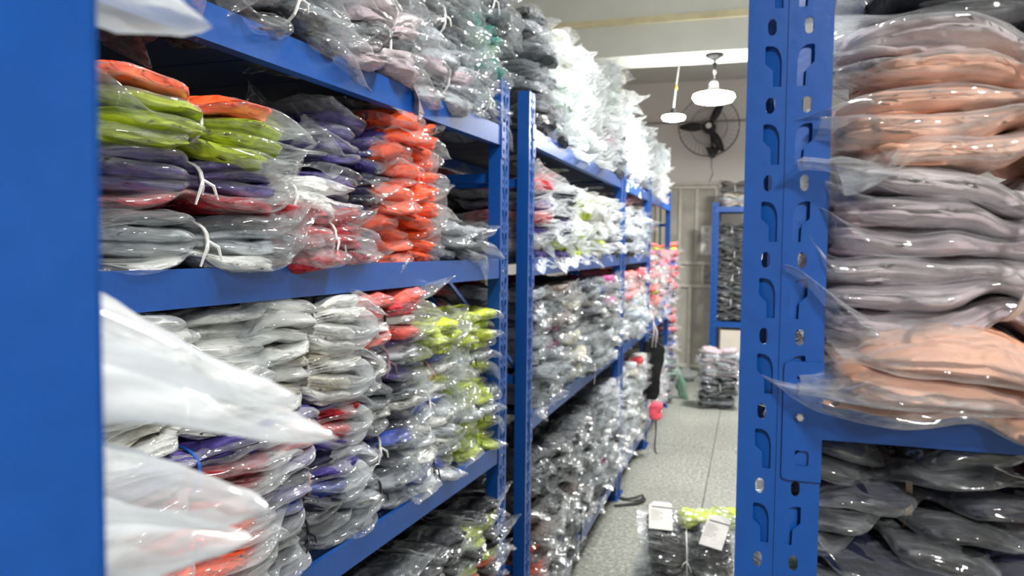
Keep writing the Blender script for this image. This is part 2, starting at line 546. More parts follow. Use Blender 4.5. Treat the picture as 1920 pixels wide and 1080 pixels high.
def rack(label, width, depth, levels, loc, rz, decks=None, panel=0.2, posts=True, name='storage_rack', skip_posts=()):
    """local frame: x along the front, front face at y=0 looking to -y, depth towards +y"""
    t = thing(name, label, 'rack', loc, rz)
    for i, x in enumerate((PW / 2, width - PW / 2)):
        for j, (y, r) in enumerate(((PD / 2, 0), (depth - PD / 2, math.pi))):
            if (i, j) in skip_posts: continue
            p = link('upright', POST, t, (x, y, 0), (0, 0, r))
            link('foot_plate', FOOT, p, (0, 0, 0))
        # end frame ties and a diagonal
        for z in (0.35, 1.05, 1.75):
            link('frame_tie', MB().bbox((x - 0.008, PD, z), (x + 0.008, depth - PD, z + 0.03)).mesh('frame_tie', M['blue']), t)
        link('diagonal_brace', MB().tube([(x, PD, 1.10), (x, depth - PD, 1.72)], 0.009, 6).mesh('diagonal_brace', M['blue']), t)
    bl = width - 2 * PW
    bm = beam_mesh(bl)
    dep = depth - 2 * 0.02
    for li, z in enumerate(levels):
        for j, (y, r) in enumerate(((0.016, 0), (depth - 0.016, math.pi))):
            b = link('beam', bm, t, (width / 2, y, z), (0, 0, r))
            cm, bt = connector_mesh()
            for s in (-1, 1):
                cn = link('connector_plate', cm, b, (s * (bl / 2 + 0.0175), -0.0180, -0.045), (0, 0, 0 if s < 0 else 0))
                if s > 0:
                    cn.scale = (-1, 1, 1)
                if j == 0:
                    link('bolt', bt, b, (s * (bl / 2 + 0.020), -0.0195, -0.041))
        n = max(2, int(round(bl / panel)))
        pw = bl / n
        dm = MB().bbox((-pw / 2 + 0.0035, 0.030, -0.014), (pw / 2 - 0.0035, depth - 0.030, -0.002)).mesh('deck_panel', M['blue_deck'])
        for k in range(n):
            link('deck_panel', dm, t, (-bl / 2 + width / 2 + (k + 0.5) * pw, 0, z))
    return t

LV = (0.17, 0.94, 1.50, 1.96)
# left row: local +x runs away from the viewer along the aisle, front looks to +X  => rz = +90 deg
def left_rack(label, ya, yb, x_front_a, x_front_b, levels, depth=0.62, **kw):
    L = math.hypot(yb - ya, x_front_b - x_front_a)
    rz = math.atan2(yb - ya, x_front_b - x_front_a)
    return rack(label, L, depth, levels, (x_front_a, ya, 0), rz, **kw)
AY0, AY1 = 0.66, 2.47
AX0, AX1 = -0.868, -0.776
left_rack('blue steel rack nearest the viewer in the long row, orange and purple bundles on it', AY0, AY1, AX0, AX1, (0.17, 0.89, 1.50, 1.93))
left_rack('blue steel rack second in the long row, silver and green bags on it', 2.60, 4.70, -0.745, -0.75, LV)
left_rack('short blue steel rack third in the long row, white bags piled on top', 4.74, 5.98, -0.75, -0.75, LV)
left_rack('farthest blue steel rack in the long row, pink bags on it', 6.02, 7.62, -0.75, -0.75, (0.17, 0.94, 1.96))
# near right rack facing the viewer
rack('blue steel rack with punched upright holding peach and mauve bags', 1.5, 0.5, (0.55, 1.42, 1.95), (-0.008, 0.79, 0), 0.0)
# near-left rack: only its corner upright is in view
rack('blue steel rack whose smooth corner upright stands closest to the viewer', 1.1, 0.42, (0.4, 1.23, 1.648), (-0.217, 0.216, 0), math.pi)
# far right rack
rack('blue steel rack standing beside the grey gate with black bags', 1.6, 0.5, (0.32, 0.70, 2.03), (-0.44, 9.25, 0), 0.0)

# ---------------------------------------------------------------- bagged garments
def ridge(x, y, z):
    return 1.0 - 2.0 * abs(noise.noise(Vector((x, y, z))))

def smooth(a, b, x):
    t = np.clip((x - a) / (b - a), 0, 1)
    return t * t * (3 - 2 * t)

def ring_mesh(name, L, W, T, seed, m, nu, nt, film, kN=0, k=0, pinch=0.3, spike=0.02, wr=0.25, droop=0.0, fan=0.25, smoothf=True, shrink=0.82, box=7, tips=None):
    """closed sleeve swept along x: 'film' closes flat at both ends, otherwise a rounded folded pad"""
    rr = random.Random(seed)
    us = np.sin(np.linspace(-math.pi / 2, math.pi / 2, nu)) * 0.55 + np.linspace(-1, 1, nu) * 0.45
    ox, oy, oz = rr.uniform(0, 50), rr.uniform(0, 50), rr.uniform(0, 50)
    jx, jy = rr.uniform(-0.026, 0.026), rr.uniform(-0.014, 0.014)
    yaw = rr.uniform(-0.13, 0.13)
    ends = {(-1, -1): None, (-1, 1): None, (1, -1): None, (1, 1): None}
    for e in ends:
        ends[e] = (rr.uniform(-0.3, 1.0) * spike, rr.uniform(-0.5, 0.6) * spike, rr.uniform(-1.0, 1.0) * spike * 1.1)
    endn = {-1: rr.uniform(0.55, 1.0), 1: rr.uniform(0.55, 1.0)}
    endz = {-1: rr.uniform(-1, 1) * spike * 0.7, 1: rr.uniform(-1, 1) * spike * 0.7}
    shrink = 1.0 if film else shrink
    if tips:
        ends[(1, -1)] = tips[k]
        endn = {-1: 0.9, 1: 1.0}
        endz[1] = 0.0
        yaw *= 0.4
    T = T * rr.uniform(0.9, 1.12)
    verts, faces = [], []
    off = (k - (kN - 1) / 2.0) if kN else 0.0
    for i, u in enumerate(us):
        au = abs(u)
        sd = -1 if u < 0 else 1
        g = math.exp(-(u / 0.17) ** 2)
        if film:
            a = W / 2 * (1 - pinch * g)
            a *= 1 - (1 - endn[sd]) * smooth(0.7, 1.0, au) * 0.8
            b = T / 2 * max(0.03, (1 - min(1, au / 0.9) ** 3.0)) ** 0.6
            if tips:
                b = T / 2 * 1.35 * max(0.05, 1 - au ** 4) ** 0.7
        else:
            a = W / 2 * 0.90 * (1 - pinch * g) * (max(0.0, 1 - au ** box)) ** 0.5 + 0.002
            b = T / 2 * 0.86 * (max(0.0, 1 - au ** 5)) ** 0.5 + 0.0008
        b *= 1 - 0.30 * g * (1 if pinch else 0)
        zc = off * T * (1 - (0.36 if pinch else 0.0) * g + fan * 0.5 * au * au) - droop * au * au * (0.5 + 0.5 * (sd > 0))
        for j in range(nt):
            q = 2 * math.pi * j / nt
            cq, sq = math.cos(q), math.sin(q)
            yy = math.copysign(abs(cq) ** (0.75 if film else 0.55), cq)
            zz = math.copysign(abs(sq) ** (0.9 if film else 0.6), sq)
            y = a * yy
            z = b * zz
            if not film:
                # layered folds down the side
                y *= 1 - 0.13 * (0.5 + 0.5 * math.cos(zz * 3 * math.pi + 2 * u)) * abs(yy)
                fold = ridge(u * 3.1 + yy * 1.7 + ox, zz * 0.8 + oy, oz + 9)
                y += W * 0.035 * fold * abs(yy)
            w1 = ridge(yy * 2.3 + ox, u * (0.9 if pinch else 1.7) + oy, oz + (3 if sq > 0 else 0))
            w2 = noise.noise(Vector((yy * 1.1 + oy, u * 2.2 + ox, oz)))
            w3 = ridge(yy * 4.2 + ox, u * 3.0 + oz, oy + (5 if sq > 0 else 0))
            z += T * wr * (w1 * 0.6 + w3 * 0.35) * (sq if abs(sq) > .15 else 0.3 * sq) * (0.45 + 0.55 * (1 - g))
            z += T * 0.34 * w2
            if nu > 20:
                w4 = ridge(yy * 7.5 + oz, u * 6.5 + ox, oy + (2 if sq > 0 else 0))
                z += T * wr * 0.28 * (w4 - 0.3) * sq
            y += W * 0.03 * w3 * abs(yy) + W * 0.03 * noise.noise(Vector((u * 3 + ox, oz, yy)))
            x = L / 2 * shrink * u
            if film:
                e = smooth(0.62, 1.0, au)
                z += e * endz[sd] + e * T * 0.55 * noise.noise(Vector((yy * 1.6 + oz, sd * 3.1, ox)))
                wy = max(0.0, abs(yy)) ** 2
                cx, cy, cz = ends[(sd, 1 if yy > 0 else -1)]
                x += sd * e * wy * cx
                y += (1 if yy > 0 else -1) * e * wy * cy
                z += e * wy * cz
                x += e * 0.006 * noise.noise(Vector((yy * 3, oy, sd)))
            xr = x * math.cos(yaw) - y * math.sin(yaw) + jx
            yr = x * math.sin(yaw) + y * math.cos(yaw) + jy
            verts.append((xr, yr, z + zc))
    for i in range(nu - 1):
        for j in range(nt):
            j2 = (j + 1) % nt
            faces.append((i * nt + j, (i + 1) * nt + j, (i + 1) * nt + j2, i * nt + j2))
    if not film:
        faces.append(tuple(range(nt)))
        faces.append(tuple((nu - 1) * nt + j for j in reversed(range(nt))))
    me = bpy.data.meshes.new(name)
    me.from_pydata(verts, [], faces)
    me.materials.append(m)
    if smoothf:
        me.polygons.foreach_set('use_smooth', [True] * len(me.polygons))
    me.update()
    return me

def tie_mesh(W, Ht, pinch, seed, wd=0.006):
    tail = pinch > 0.15 and seed != 331
    rr = random.Random(seed)
    a = W / 2 * (1 - pinch) * 1.10 + 0.002
    b = Ht / 2 * 0.76 + 0.002
    mb = MB()
    n = 28
    for k in range(n):
        q = 2 * math.pi * k / n
        y = a * math.copysign(abs(math.cos(q)) ** 0.7, math.cos(q))
        z = b * math.copysign(abs(math.sin(q)) ** 0.7, math.sin(q))
        x = 0.006 * math.sin(q * 1 + seed)
        for dx, s in ((-wd / 2, 1), (wd / 2, 1), (wd / 2, 1.03), (-wd / 2, 1.03)):
            mb.v.append((x + dx, y * s, z * s))
    for k in range(n):
        k2 = (k + 1) % n
        for c in range(4):
            c2 = (c + 1) % 4
            mb.f.append((k * 4 + c, k2 * 4 + c, k2 * 4 + c2, k * 4 + c2))
    if tail:
        for s in (-1, 1):
            L = rr.uniform(0.012, 0.035)
            mb.tube([(0, -a * 1.02, 0.0), (s * 0.012, -a * 1.05 - 0.006, -0.01), (s * (0.012 + L * 0.4), -a - 0.010, -0.01 - L)], [wd * .4, wd * .5, wd * .3], 5)
    return mb.mesh('tie_strap', M['tie'])

class Proto:
    def __init__(s, Nn, L, W, T, seed, film='film', hi=False, pinch=0.3, spike=0.022, wr=0.25, fan=0.3, shrink=0.82, box=7, flat=False, tips=None):
        s.N, s.T, s.L, s.W = Nn, T, L, W
        s.H = Nn * T
        nu, nt = (64, 52) if hi == 2 else ((42, 34) if hi else (20, 18))
        s.bags = []
        for k in range(Nn):
            sd = seed * 31 + k * 7
            f = ring_mesh('garment_bag', L, W, T, sd, M[film], nu, nt, True, Nn, k, pinch, spike, wr, 0, fan, smoothf=not flat, tips=tips)
            g = ring_mesh('folded_garment', L, W, T, sd, M['cloth'], max(14, int(nu * .8)), max(14, int(nt * .8)), False, Nn, k, pinch, spike, wr * 0.9, 0, fan, True, shrink, box, tips)
            s.bags.append((f, g))
        s.tie = tie_mesh(W, s.H, pinch, seed) if pinch else None

def jitter(c, r, a=0.08):
    k = 1 + r.uniform(-a, a)
    return (min(1, c[0] * k), min(1, c[1] * k), min(1, c[2] * k), 1)

COL = {
    'orange': lin(255, 92, 40), 'green': lin(176, 194, 40), 'yellow-green': lin(190, 205, 60), 'purple': lin(66, 54, 122),
    'dark red': lin(160, 30, 42), 'white': lin(222, 222, 214), 'grey': lin(120, 126, 130), 'dark grey': lin(62, 66, 72),
    'black': lin(24, 25, 30), 'navy': lin(28, 30, 52), 'teal': lin(70, 140, 130), 'mauve': lin(186, 168, 174), 'pale mauve': lin(205, 192, 194),
    'peach': lin(238, 182, 152), 'pale mint': lin(205, 228, 215), 'magenta': lin(170, 40, 120), 'brown': lin(98, 86, 80), 'silver grey': lin(150, 154, 160),
    'pink': lin(240, 130, 140), 'ice blue': lin(200, 214, 232), 'blue': lin(60, 84, 170), 'beige': lin(205, 200, 180), 'brick red': lin(190, 62, 46),
    'red': lin(205, 50, 60), 'charcoal': lin(42, 44, 48), 'wine': lin(110, 14, 66), 'pale grey': lin(185, 190, 194), 'dusty pink': lin(212, 176, 172),
    'coral': lin(255, 110, 96), 'sage': lin(120, 150, 130),
}
TIE = {'w': lin(225, 225, 222), 'o': lin(235, 90, 45), 'k': lin(20, 20, 22), 'b': lin(30, 90, 180), 'y': lin(170, 200, 50), 't': lin(140, 120, 95), 'p': lin(225, 160, 140), 'm': lin(130, 105, 115)}

def bundle(proto, colours, loc, rz, label, group, tie='w', tilt=(0, 0), flip=False, seed=0, cat='bundle', name='garment_bundle', sx=1.0):
    r = random.Random(seed)
    t = thing(name, label, cat, loc, rz, group)
    t.rotation_euler = (tilt[0], tilt[1], rz + (math.pi if flip else 0))
    t.scale = (sx, 1, 1)
    for k, (f, g) in enumerate(proto.bags):
        c = COL[colours[k % len(colours)]]
        fo = link('garment_bag', f, t, (0, 0, proto.H / 2))
        link('folded_garment', g, fo, color=jitter(c, r))
    if proto.tie and tie:
        link('tie_strap', proto.tie, t, (0, 0, proto.H / 2), color=TIE[tie])
    return t

ORD = ['first', 'second', 'third', 'fourth', 'fifth', 'sixth', 'seventh', 'eighth', 'ninth', 'tenth', 'eleventh']
def cname(cols):
    u = []
    for c in cols:
        if c not in u: u.append(c)
    return u[0] if len(u) == 1 else ' and '.join(u[:2])

def pos_name(i, n):
    if n == 1: return 'alone'
    if i == 0: return 'lowest'
    if i == n - 1: return 'topmost'
    return ORD[i] + ' up'

def stack(protos, specs, x, y, z, rz, where, group, sd, spread=0.016, tilt=0.05, gap=1.0, rot=0.16):
    """specs bottom-up: (colours, tie)"""
    r = random.Random(sd)
    n = len(specs)
    for i, (cols, tie) in enumerate(specs):
        p = protos[r.randrange(len(protos))]
        cols = list(cols)
        lab = '%s bagged bundle, %s in %s' % (cname([cols[k % len(cols)] for k in range(p.N)]), pos_name(i, n), where)
        bundle(p, cols, (x + r.uniform(-spread, spread), y + r.uniform(-spread, spread), z), rz + r.uniform(-rot, rot), lab, group, tie,
               (r.uniform(-tilt, tilt), r.uniform(-tilt, tilt)), r.random() < 0.5, sd * 13 + i)
        z += p.H * gap
    return z

# ---- prototypes
PA = [Proto(4, 0.37, 0.27, 0.027, 100 + s, 'film', 1, pinch=0.36, spike=0.05, wr=0.42, fan=0.6) for s in range(5)]
PL = [Proto(4, 0.47, 0.28, 0.0235, 115 + s, 'film', 1, pinch=0.34, spike=0.05, wr=0.4, fan=0.4) for s in range(3)]
PM = [Proto(4, 0.47, 0.28, 0.0275, 120 + s, 'film_milky', 1, pinch=0.34, spike=0.05, wr=0.4, fan=0.5) for s in range(3)]
PAm = [Proto(4, 0.37, 0.27, 0.0275, 130 + s, 'film_milky', 1, pinch=0.34, spike=0.045, wr=0.42, fan=0.5) for s in range(3)]
PS = [Proto(3, 0.32, 0.26, 0.030, 160 + s, 'film', 1, pinch=0.38, spike=0.045, wr=0.42, fan=0.8) for s in range(4)]
PB = [Proto(4, 0.36, 0.27, 0.036, 200 + s, 'film_silver', 0, pinch=0.22, spike=0.045, wr=0.55, fan=0.3, flat=True, shrink=0.9, box=10) for s in range(6)]
PW_ = [Proto(4, 0.36, 0.27, 0.036, 260 + s, 'film_white2', 0, pinch=0.22, spike=0.05, wr=0.5, fan=0.4, flat=True) for s in range(3)]
PBm = [Proto(4, 0.36, 0.27, 0.036, 240 + s, 'film_milky', 0, pinch=0.22, spike=0.05, wr=0.5, fan=0.4, flat=True, shrink=0.9, box=10) for s in range(4)]
PT = [Proto(5, 0.38, 0.30, 0.030, 280 + s, 'film_silver', 1, pinch=0.3, spike=0.06, wr=0.55, fan=0.5) for s in range(4)]

def ax(Y, back=0.0):
    """front line of the nearest rack, at distance Y along the aisle"""
    return AX0 + (AX1 - AX0) * (Y - AY0) / (AY1 - AY0) - back
RA = math.atan2(AY1 - AY0, AX1 - AX0)

G = 'plastic-wrapped garment bundles on the '
def wA(o, s, row=''):
    return "%s %sstack, nearest rack's %s shelf" % (ORD[o], row, s)
# nearest rack, middle shelf, front row
ZM = 1.50
mid = [
    (1.08, 0.125, [(('white', 'pale grey', 'pale grey', 'dark grey'), 'w'), (('dark red', 'purple', 'purple', 'purple'), 'w'), (('green', 'green', 'green', 'orange'), 'w')], PL),
    (1.42, 0.085, [(('dark red', 'dark red', 'red'), 'w')], PA),
    (1.64, 0.19, [(('purple',), 'y'), (('purple', 'navy'), 'k'), (('purple',), 'k')], PA),
    (1.84, 0.125, [(('orange',), 'o'), (('orange',), 'o'), (('orange',), 'o'), (('orange',), 'o')], PS),
    (2.15, 0.12, [(('silver grey', 'grey'), 'k')], PS),
]
for i, (Y, bk, sp, pr) in enumerate(mid):
    stack(pr, sp, ax(Y, bk), Y, ZM, RA, wA(i, 'middle'), G + 'nearest middle shelf', 500 + i, tilt=0.05)
bundle(Proto(2, 0.36, 0.25, 0.034, 77, 'film_milky', 1, pinch=0.3, spike=0.03, wr=0.35), ('white',), (ax(1.36, 0.12), 1.35, ZM + 0.108), RA - 0.12,
       'white knit garment bundle lying on the dark red bundle, nearest rack', G + 'nearest middle shelf', 'w', (0.02, 0.05), seed=3)
backs = [
    (0.93, [(('dark grey',), 'k'), (('black', 'navy'), 'k'), (('navy', 'black'), 'k')]),
    (1.30, [(('dark grey',), 'k'), (('navy',), 'k'), (('black', 'navy', 'orange'), 'k')]),
    (1.66, [(('navy',), 'k'), (('navy',), 'k'), (('dark grey', 'black'), 'k')]),
    (2.00, [(('brick red',), 'k'), (('orange',), 'k'), (('brown', 'black'), 'k')]),
    (2.28, [(('orange',), 'k'), (('orange', 'brick red'), 'k'), (('brown', 'dark red'), 'k')]),
]
for i, (Y, sp) in enumerate(backs):
    stack(PS if i > 2 else PA, sp, ax(Y, 0.44), Y, ZM, RA, wA(i, 'middle', 'rear '), G + 'nearest middle shelf', 540 + i)
# nearest rack, lower shelf
ZL = 0.89
low = [
    (1.04, [(('grey', 'orange'), 'k'), (('orange', 'orange', 'orange', 'orange'), 'o'), (('dark red', 'dark red', 'purple', 'purple'), 'b'), (('white', 'beige', 'white'), 'w'), (('white',), 'w')], PM),
    (1.38, [(('silver grey', 'dark grey'), 'k'), (('navy', 'blue', 'purple'), 'p'), (('purple', 'red', 'dark red'), 'b'), (('white', 'beige'), 'w'), (('white',), 'w')], PAm),
    (1.68, [(('silver grey', 'grey'), 'k'), (('navy', 'pale grey', 'blue'), 'w'), (('dark grey', 'white', 'grey'), 'k'), (('purple', 'white', 'pale grey'), 'm'), (('coral', 'white', 'red'), 'k')], PA),
    (1.95, [(('pale grey', 'blue'), 'k'), (('white', 'pale grey'), 'w'), (('pale grey', 'blue', 'white'), 'w'), (('yellow-green', 'white', 'blue'), 'p'), (('yellow-green',), 'y')], PS + PA[:1]),
    (2.27, [(('yellow-green', 'green'), 'y'), (('yellow-green', 'pale grey'), 'k'), (('yellow-green', 'green', 'white'), 'y'), (('yellow-green', 'pale grey', 'green'), 'k'), (('yellow-green', 'green'), 'y')], PS),
]
for i, (Y, sp, pr) in enumerate(low):
    stack(pr, sp, ax(Y, 0.118), Y, ZL, RA, wA(i, 'lower'), G + 'nearest lower shelf', 570 + i, tilt=0.035, gap=0.98)
# nearest rack, bottom shelf (only its higher bundles show)
bot = [
    (1.30, [(('black',), 'k'), (('dark grey',), 'k'), (('black', 'dark grey'), 'k'), (('dark grey',), 'k')]),
    (1.64, [(('black',), 'k'), (('black',), 'k'), (('dark grey', 'black'), 'k'), (('black', 'grey'), 'k'), (('dark grey',), 'k')]),
    (1.96, [(('black',), 'k'), (('dark grey',), 'k'), (('charcoal', 'silver grey'), 'k'), (('black', 'silver grey'), 'k'), (('charcoal',), 'k')]),
    (2.26, [(('dark grey',), 'k'), (('brick red',), 'k'), (('orange',), 'k'), (('black', 'orange', 'yellow-green'), 'k'), (('black', 'yellow-green', 'yellow-green'), 'y')]),
]
for i, (Y, sp) in enumerate(bot):
    stack(PA, sp, ax(Y, 0.13), Y, 0.17, RA, wA(i, 'bottom'), G + 'nearest bottom shelf', 600 + i)
stack(PS, [(('brick red',), 'o')] * 6, ax(2.28, 0.44), 2.28, 0.17, RA, wA(0, 'bottom', 'rear '), G + 'nearest bottom shelf', 612, gap=1.0)
# nearest rack, top shelf
top = [
    (0.92, [(('grey', 'dark grey'), 'w'), (('dark grey', 'grey'), 'w'), (('dark grey', 'grey'), 'w')]),
    (1.29, [(('dark grey', 'charcoal', 'grey'), 'w'), (('grey', 'dark grey'), 'w'), (('silver grey', 'grey'), 'w')]),
    (1.65, [(('mauve', 'pale mauve', 'dark grey'), 'w'), (('pale grey', 'grey', 'dark grey'), 'w'), (('grey', 'charcoal'), 'w')]),
    (1.99, [(('pale grey', 'silver grey', 'mauve'), 'w'), (('grey', 'dark grey', 'charcoal'), 'w'), (('grey', 'silver grey'), 'w')]),
    (2.30, [(('grey', 'silver grey', 'teal'), 'w'), (('teal', 'teal', 'sage'), 'w'), (('dark grey', 'grey'), 'w'), (('charcoal',), 'w')]),
]
for i, (Y, sp) in enumerate(top):
    stack(PT, sp, ax(Y, 0.12), Y, 1.93, RA, wA(i, 'top'), G + 'nearest top shelf', 640 + i, spread=0.02, tilt=0.06)

# racks two to four: bags lie with one end to the aisle
def wR(o, rk, s):
    return "%s stack, %s rack's %s shelf" % (ORD[o], rk, s)
def fill(rk, ys, z, rows, protos, shelf, sd, xc=-0.90, rz=0.0, gap=1.0, tilt=0.05, push=None):
    for i, (Y, sp) in enumerate(zip(ys, rows)):
        pr = PB if (protos is PW_ and sp[0][0] in ('dark grey', 'grey')) else protos
        stack(pr, [(c, 'w' if j % 2 else None) for j, c in enumerate(sp)], xc + (push[i] if push else 0), Y, z, rz, wR(i, rk, shelf), G + '%s %s shelf' % (rk, shelf), sd + i, tilt=tilt, gap=gap)
yB = [2.83 + 0.283 * k for k in range(7)]
fill('second', yB, 1.96, [
    [('dark grey', 'black'), ('grey', 'dark grey'), ('grey', 'charcoal')],
    [('dark grey', 'pale mint'), ('pale mint', 'white'), ('white',)],
    [('pale mint', 'white'), ('pale mint', 'white'), ('white',)],
    [('pale mint', 'white'), ('white', 'pale mint'), ('white', 'pale grey')],
    [('white', 'pale grey'), ('pale mint', 'white'), ('white',)],
    [('pale grey', 'grey'), ('magenta', 'white', 'silver grey'), ('white', 'pale mint'), ('white',)],
    [('grey', 'silver grey'), ('silver grey', 'white'), ('white', 'pale grey'), ('pale grey', 'beige')]], PW_, 'top', 700)
fill('second', yB, 1.50, [
    [('purple', 'pale mauve'), ('red', 'purple', 'dark grey')], [('purple', 'green', 'navy'), ('navy', 'navy', 'dark grey')], [('green', 'white'), ('white', 'navy', 'green')],
    [('yellow-green', 'white'), ('white', 'yellow-green')], [('white', 'yellow-green'), ('white', 'beige')], [('grey', 'white'), ('white', 'beige')],
    [('dark grey', 'silver grey'), ('white', 'silver grey')]], PBm, 'middle', 720)
fill('second', yB, 0.94, [
    [('silver grey', 'grey'), ('grey', 'silver grey'), ('dark grey', 'silver grey')], [('grey', 'silver grey'), ('silver grey', 'magenta'), ('brown', 'grey', 'silver grey')],
    [('silver grey', 'beige'), ('grey', 'beige'), ('brown', 'beige', 'brown')], [('dark grey', 'silver grey'), ('silver grey', 'pale grey'), ('navy', 'brown', 'grey')],
    [('grey', 'silver grey'), ('dark grey', 'pale grey'), ('dark grey', 'grey', 'blue')], [('grey', 'pale grey'), ('pale grey', 'dark grey'), ('magenta', 'brown', 'dark grey')],
    [('grey',), ('dark grey', 'grey'), ('grey', 'silver grey')]], PB, 'lower', 740)
fill('second', yB, 0.17, [
    [('brick red', 'orange'), ('orange', 'brown'), ('charcoal', 'brown'), ('charcoal', 'dark grey')], [('charcoal', 'dark grey'), ('brown', 'charcoal'), ('charcoal',), ('dark grey', 'charcoal')],
    [('charcoal',), ('dark grey', 'brown'), ('charcoal', 'brown'), ('charcoal', 'dark grey')], [('dark grey',), ('grey', 'charcoal'), ('dark grey',), ('charcoal', 'dark grey')],
    [('dark grey', 'silver grey'), ('grey', 'pale grey'), ('silver grey', 'dark grey'), ('grey', 'dark grey')], [('silver grey', 'dark grey'), ('pale grey', 'magenta', 'grey'), ('pale grey', 'dark grey'), ('grey', 'silver grey')],
    [('silver grey',), ('pale grey', 'dark grey'), ('silver grey', 'grey'), ('grey', 'silver grey')]], PB, 'bottom', 760)
for lv, zz, rows in (('middle', 1.50, [('brick red', 'dark red'), ('navy', 'dark grey')]), ('lower', 0.94, [('dark grey', 'grey'), ('brick red', 'brown'), ('charcoal', 'grey')])):
    for i in range(4):
        stack(PA, [(c, 'k') for c in rows] + [(('charcoal', 'dark red'), 'k')], -1.22, 2.90 + 0.42 * i, zz, R(90), "%s rear stack, second rack's %s shelf" % (ORD[i], lv), G + 'second %s shelf' % lv, 780 + i + (10 if lv == 'lower' else 0))
yC = [4.97 + 0.27 * k for k in range(4)]
yC[0] += -0.02
fill('third', yC, 1.96, [
    [('silver grey', 'dark grey'), ('white', 'pale grey'), ('white', 'dark grey'), ('white',)], [('white', 'grey'), ('white', 'black', 'white'), ('white',)],
    [('white', 'pale grey'), ('white',), ('white', 'ice blue')], [('white', 'ice blue'), ('white',), ('ice blue', 'white')]], PW_, 'top', 800)
fill('third', yC, 1.50, [
    [('dark grey', 'ice blue'), ('dark grey', 'pale grey')], [('dark grey', 'pale grey'), ('pale grey', 'dark grey')],
    [('grey', 'ice blue'), ('pale grey', 'dark grey')], [('dark grey', 'ice blue'), ('ice blue', 'grey')]], PB, 'middle', 810)
fill('third', yC, 0.94, [
    [('silver grey', 'pale grey'), ('white', 'ice blue'), ('pink', 'silver grey', 'dusty pink')], [('pale grey', 'dark grey'), ('ice blue', 'white'), ('coral', 'pink', 'dusty pink')],
    [('pale grey', 'ice blue'), ('white', 'ice blue'), ('dusty pink', 'red')], [('ice blue', 'pale grey'), ('blue', 'white', 'ice blue'), ('pink', 'white', 'red')]], PB, 'lower', 820)
fill('third', yC, 0.17, [
    [('pale grey', 'silver grey')] * 4, [('pale grey', 'white'), ('pale grey',), ('white', 'grey'), ('beige', 'pale grey')],
    [('pale grey',), ('silver grey', 'white'), ('pale grey', 'white'), ('pale grey', 'dark red')], [('pale grey', 'white')] * 4], PB, 'bottom', 830)
yD = [6.26 + 0.28 * k for k in range(5)]
fill('farthest', yD, 1.96, [
    [('white', 'pale grey'), ('white', 'ice blue'), ('white',)], [('white', 'ice blue'), ('white',), ('ice blue', 'white')],
    [('ice blue', 'white'), ('white',), ('white', 'ice blue')]], PW_, 'top', 850)
fill('farthest', yD, 0.94, [
    [('dusty pink', 'white'), ('coral', 'red', 'orange'), ('pink', 'white', 'coral'), ('white', 'pink')], [('grey', 'dusty pink'), ('orange', 'pink', 'yellow-green'), ('pink', 'white'), ('coral', 'magenta')],
    [('pale grey', 'blue'), ('red', 'white', 'magenta'), ('white', 'pink', 'yellow-green'), ('magenta', 'coral')], [('blue', 'white', 'mauve'), ('grey', 'pink'), ('pink', 'dusty pink'), ('coral', 'pink')],
    [('blue', 'pink', 'grey'), ('dusty pink', 'red', 'grey'), ('red', 'white', 'magenta'), ('coral', 'magenta', 'orange')]], PB, 'lower', 860)
fill('farthest', yD, 0.17, [
    [('dusty pink', 'white'), ('pink', 'grey'), ('grey', 'mauve')], [('pale grey', 'dusty pink'), ('white', 'pink'), ('grey',)], [('dusty pink', 'pale grey')] * 3,
    [('dusty pink', 'white'), ('mauve', 'pale grey'), ('grey', 'beige')], [('mauve', 'dusty pink'), ('grey', 'dusty pink'), ('sage', 'grey')]], PB, 'bottom', 870)

def gstack(where, group, specs, x, y, z, rz, protos, sd, **kw):
    return stack(protos, [(c, 'w' if j % 2 else None) for j, c in enumerate(specs)], x, y, z, rz, where, group, sd, **kw)
gp = 'bundles piled on the floor past the last rack'
gstack('the tall floor pile past the racks', gp, [('dusty pink', 'grey'), ('mauve', 'grey'), ('sage', 'grey', 'mauve'), ('mauve', 'blue', 'dusty pink'), ('blue', 'grey', 'mauve'), ('pink', 'grey', 'red'),
       ('grey', 'orange', 'dark grey'), ('mauve', 'grey', 'dark grey'), ('red', 'pink', 'white'), ('magenta', 'red', 'blue'), ('coral', 'pink', 'yellow-green')], -0.87, 7.86, 0.0, 0.0, PB, 880)
gstack('the low pile by the tall pile', gp, [('sage', 'grey'), ('grey', 'sage'), ('silver grey', 'grey'), ('sage', 'grey'), ('grey', 'pale grey')], -0.98, 8.16, 0.0, 0.1, PB, 890)
# far right: on the rack beside the gate and in front of it
gp = 'black bags on the rack beside the gate'
gstack('the black stack beside the gate', gp, [('black', 'charcoal'), ('charcoal', 'black'), ('black', 'dark grey'), ('black',), ('charcoal', 'black'), ('black', 'charcoal'), ('black', 'dark grey'), ('charcoal',)],
       -0.19, 9.42, 0.70, 0.0, PB, 900, gap=0.98, spread=0.015)
gp = 'bags on top of the rack beside the gate'
gstack('the pile atop the gate-side rack', gp, [('beige', 'mauve', 'pale grey'), ('brown', 'grey', 'brown')], -0.19, 9.42, 2.03, 0.0, PB, 915)
gp = 'bags piled on the floor in front of the gate-side rack'
gstack('the floor pile before the gate-side rack', gp, [('charcoal', 'silver grey'), ('dark grey', 'black'), ('pale grey', 'mauve'), ('pale grey', 'mauve')], -0.27, 7.75, 0.0, 0.05, PB, 925, gap=0.97)
ct = thing('carton', 'pale cardboard carton under the black bags beside the gate', 'box', (-0.17, 9.42, 0.32))
bevel(link('carton_body', MB().bbox((-0.15, -0.14, 0), (0.15, 0.14, 0.28)).mesh('carton_body', M['carton']), ct), 0.004)
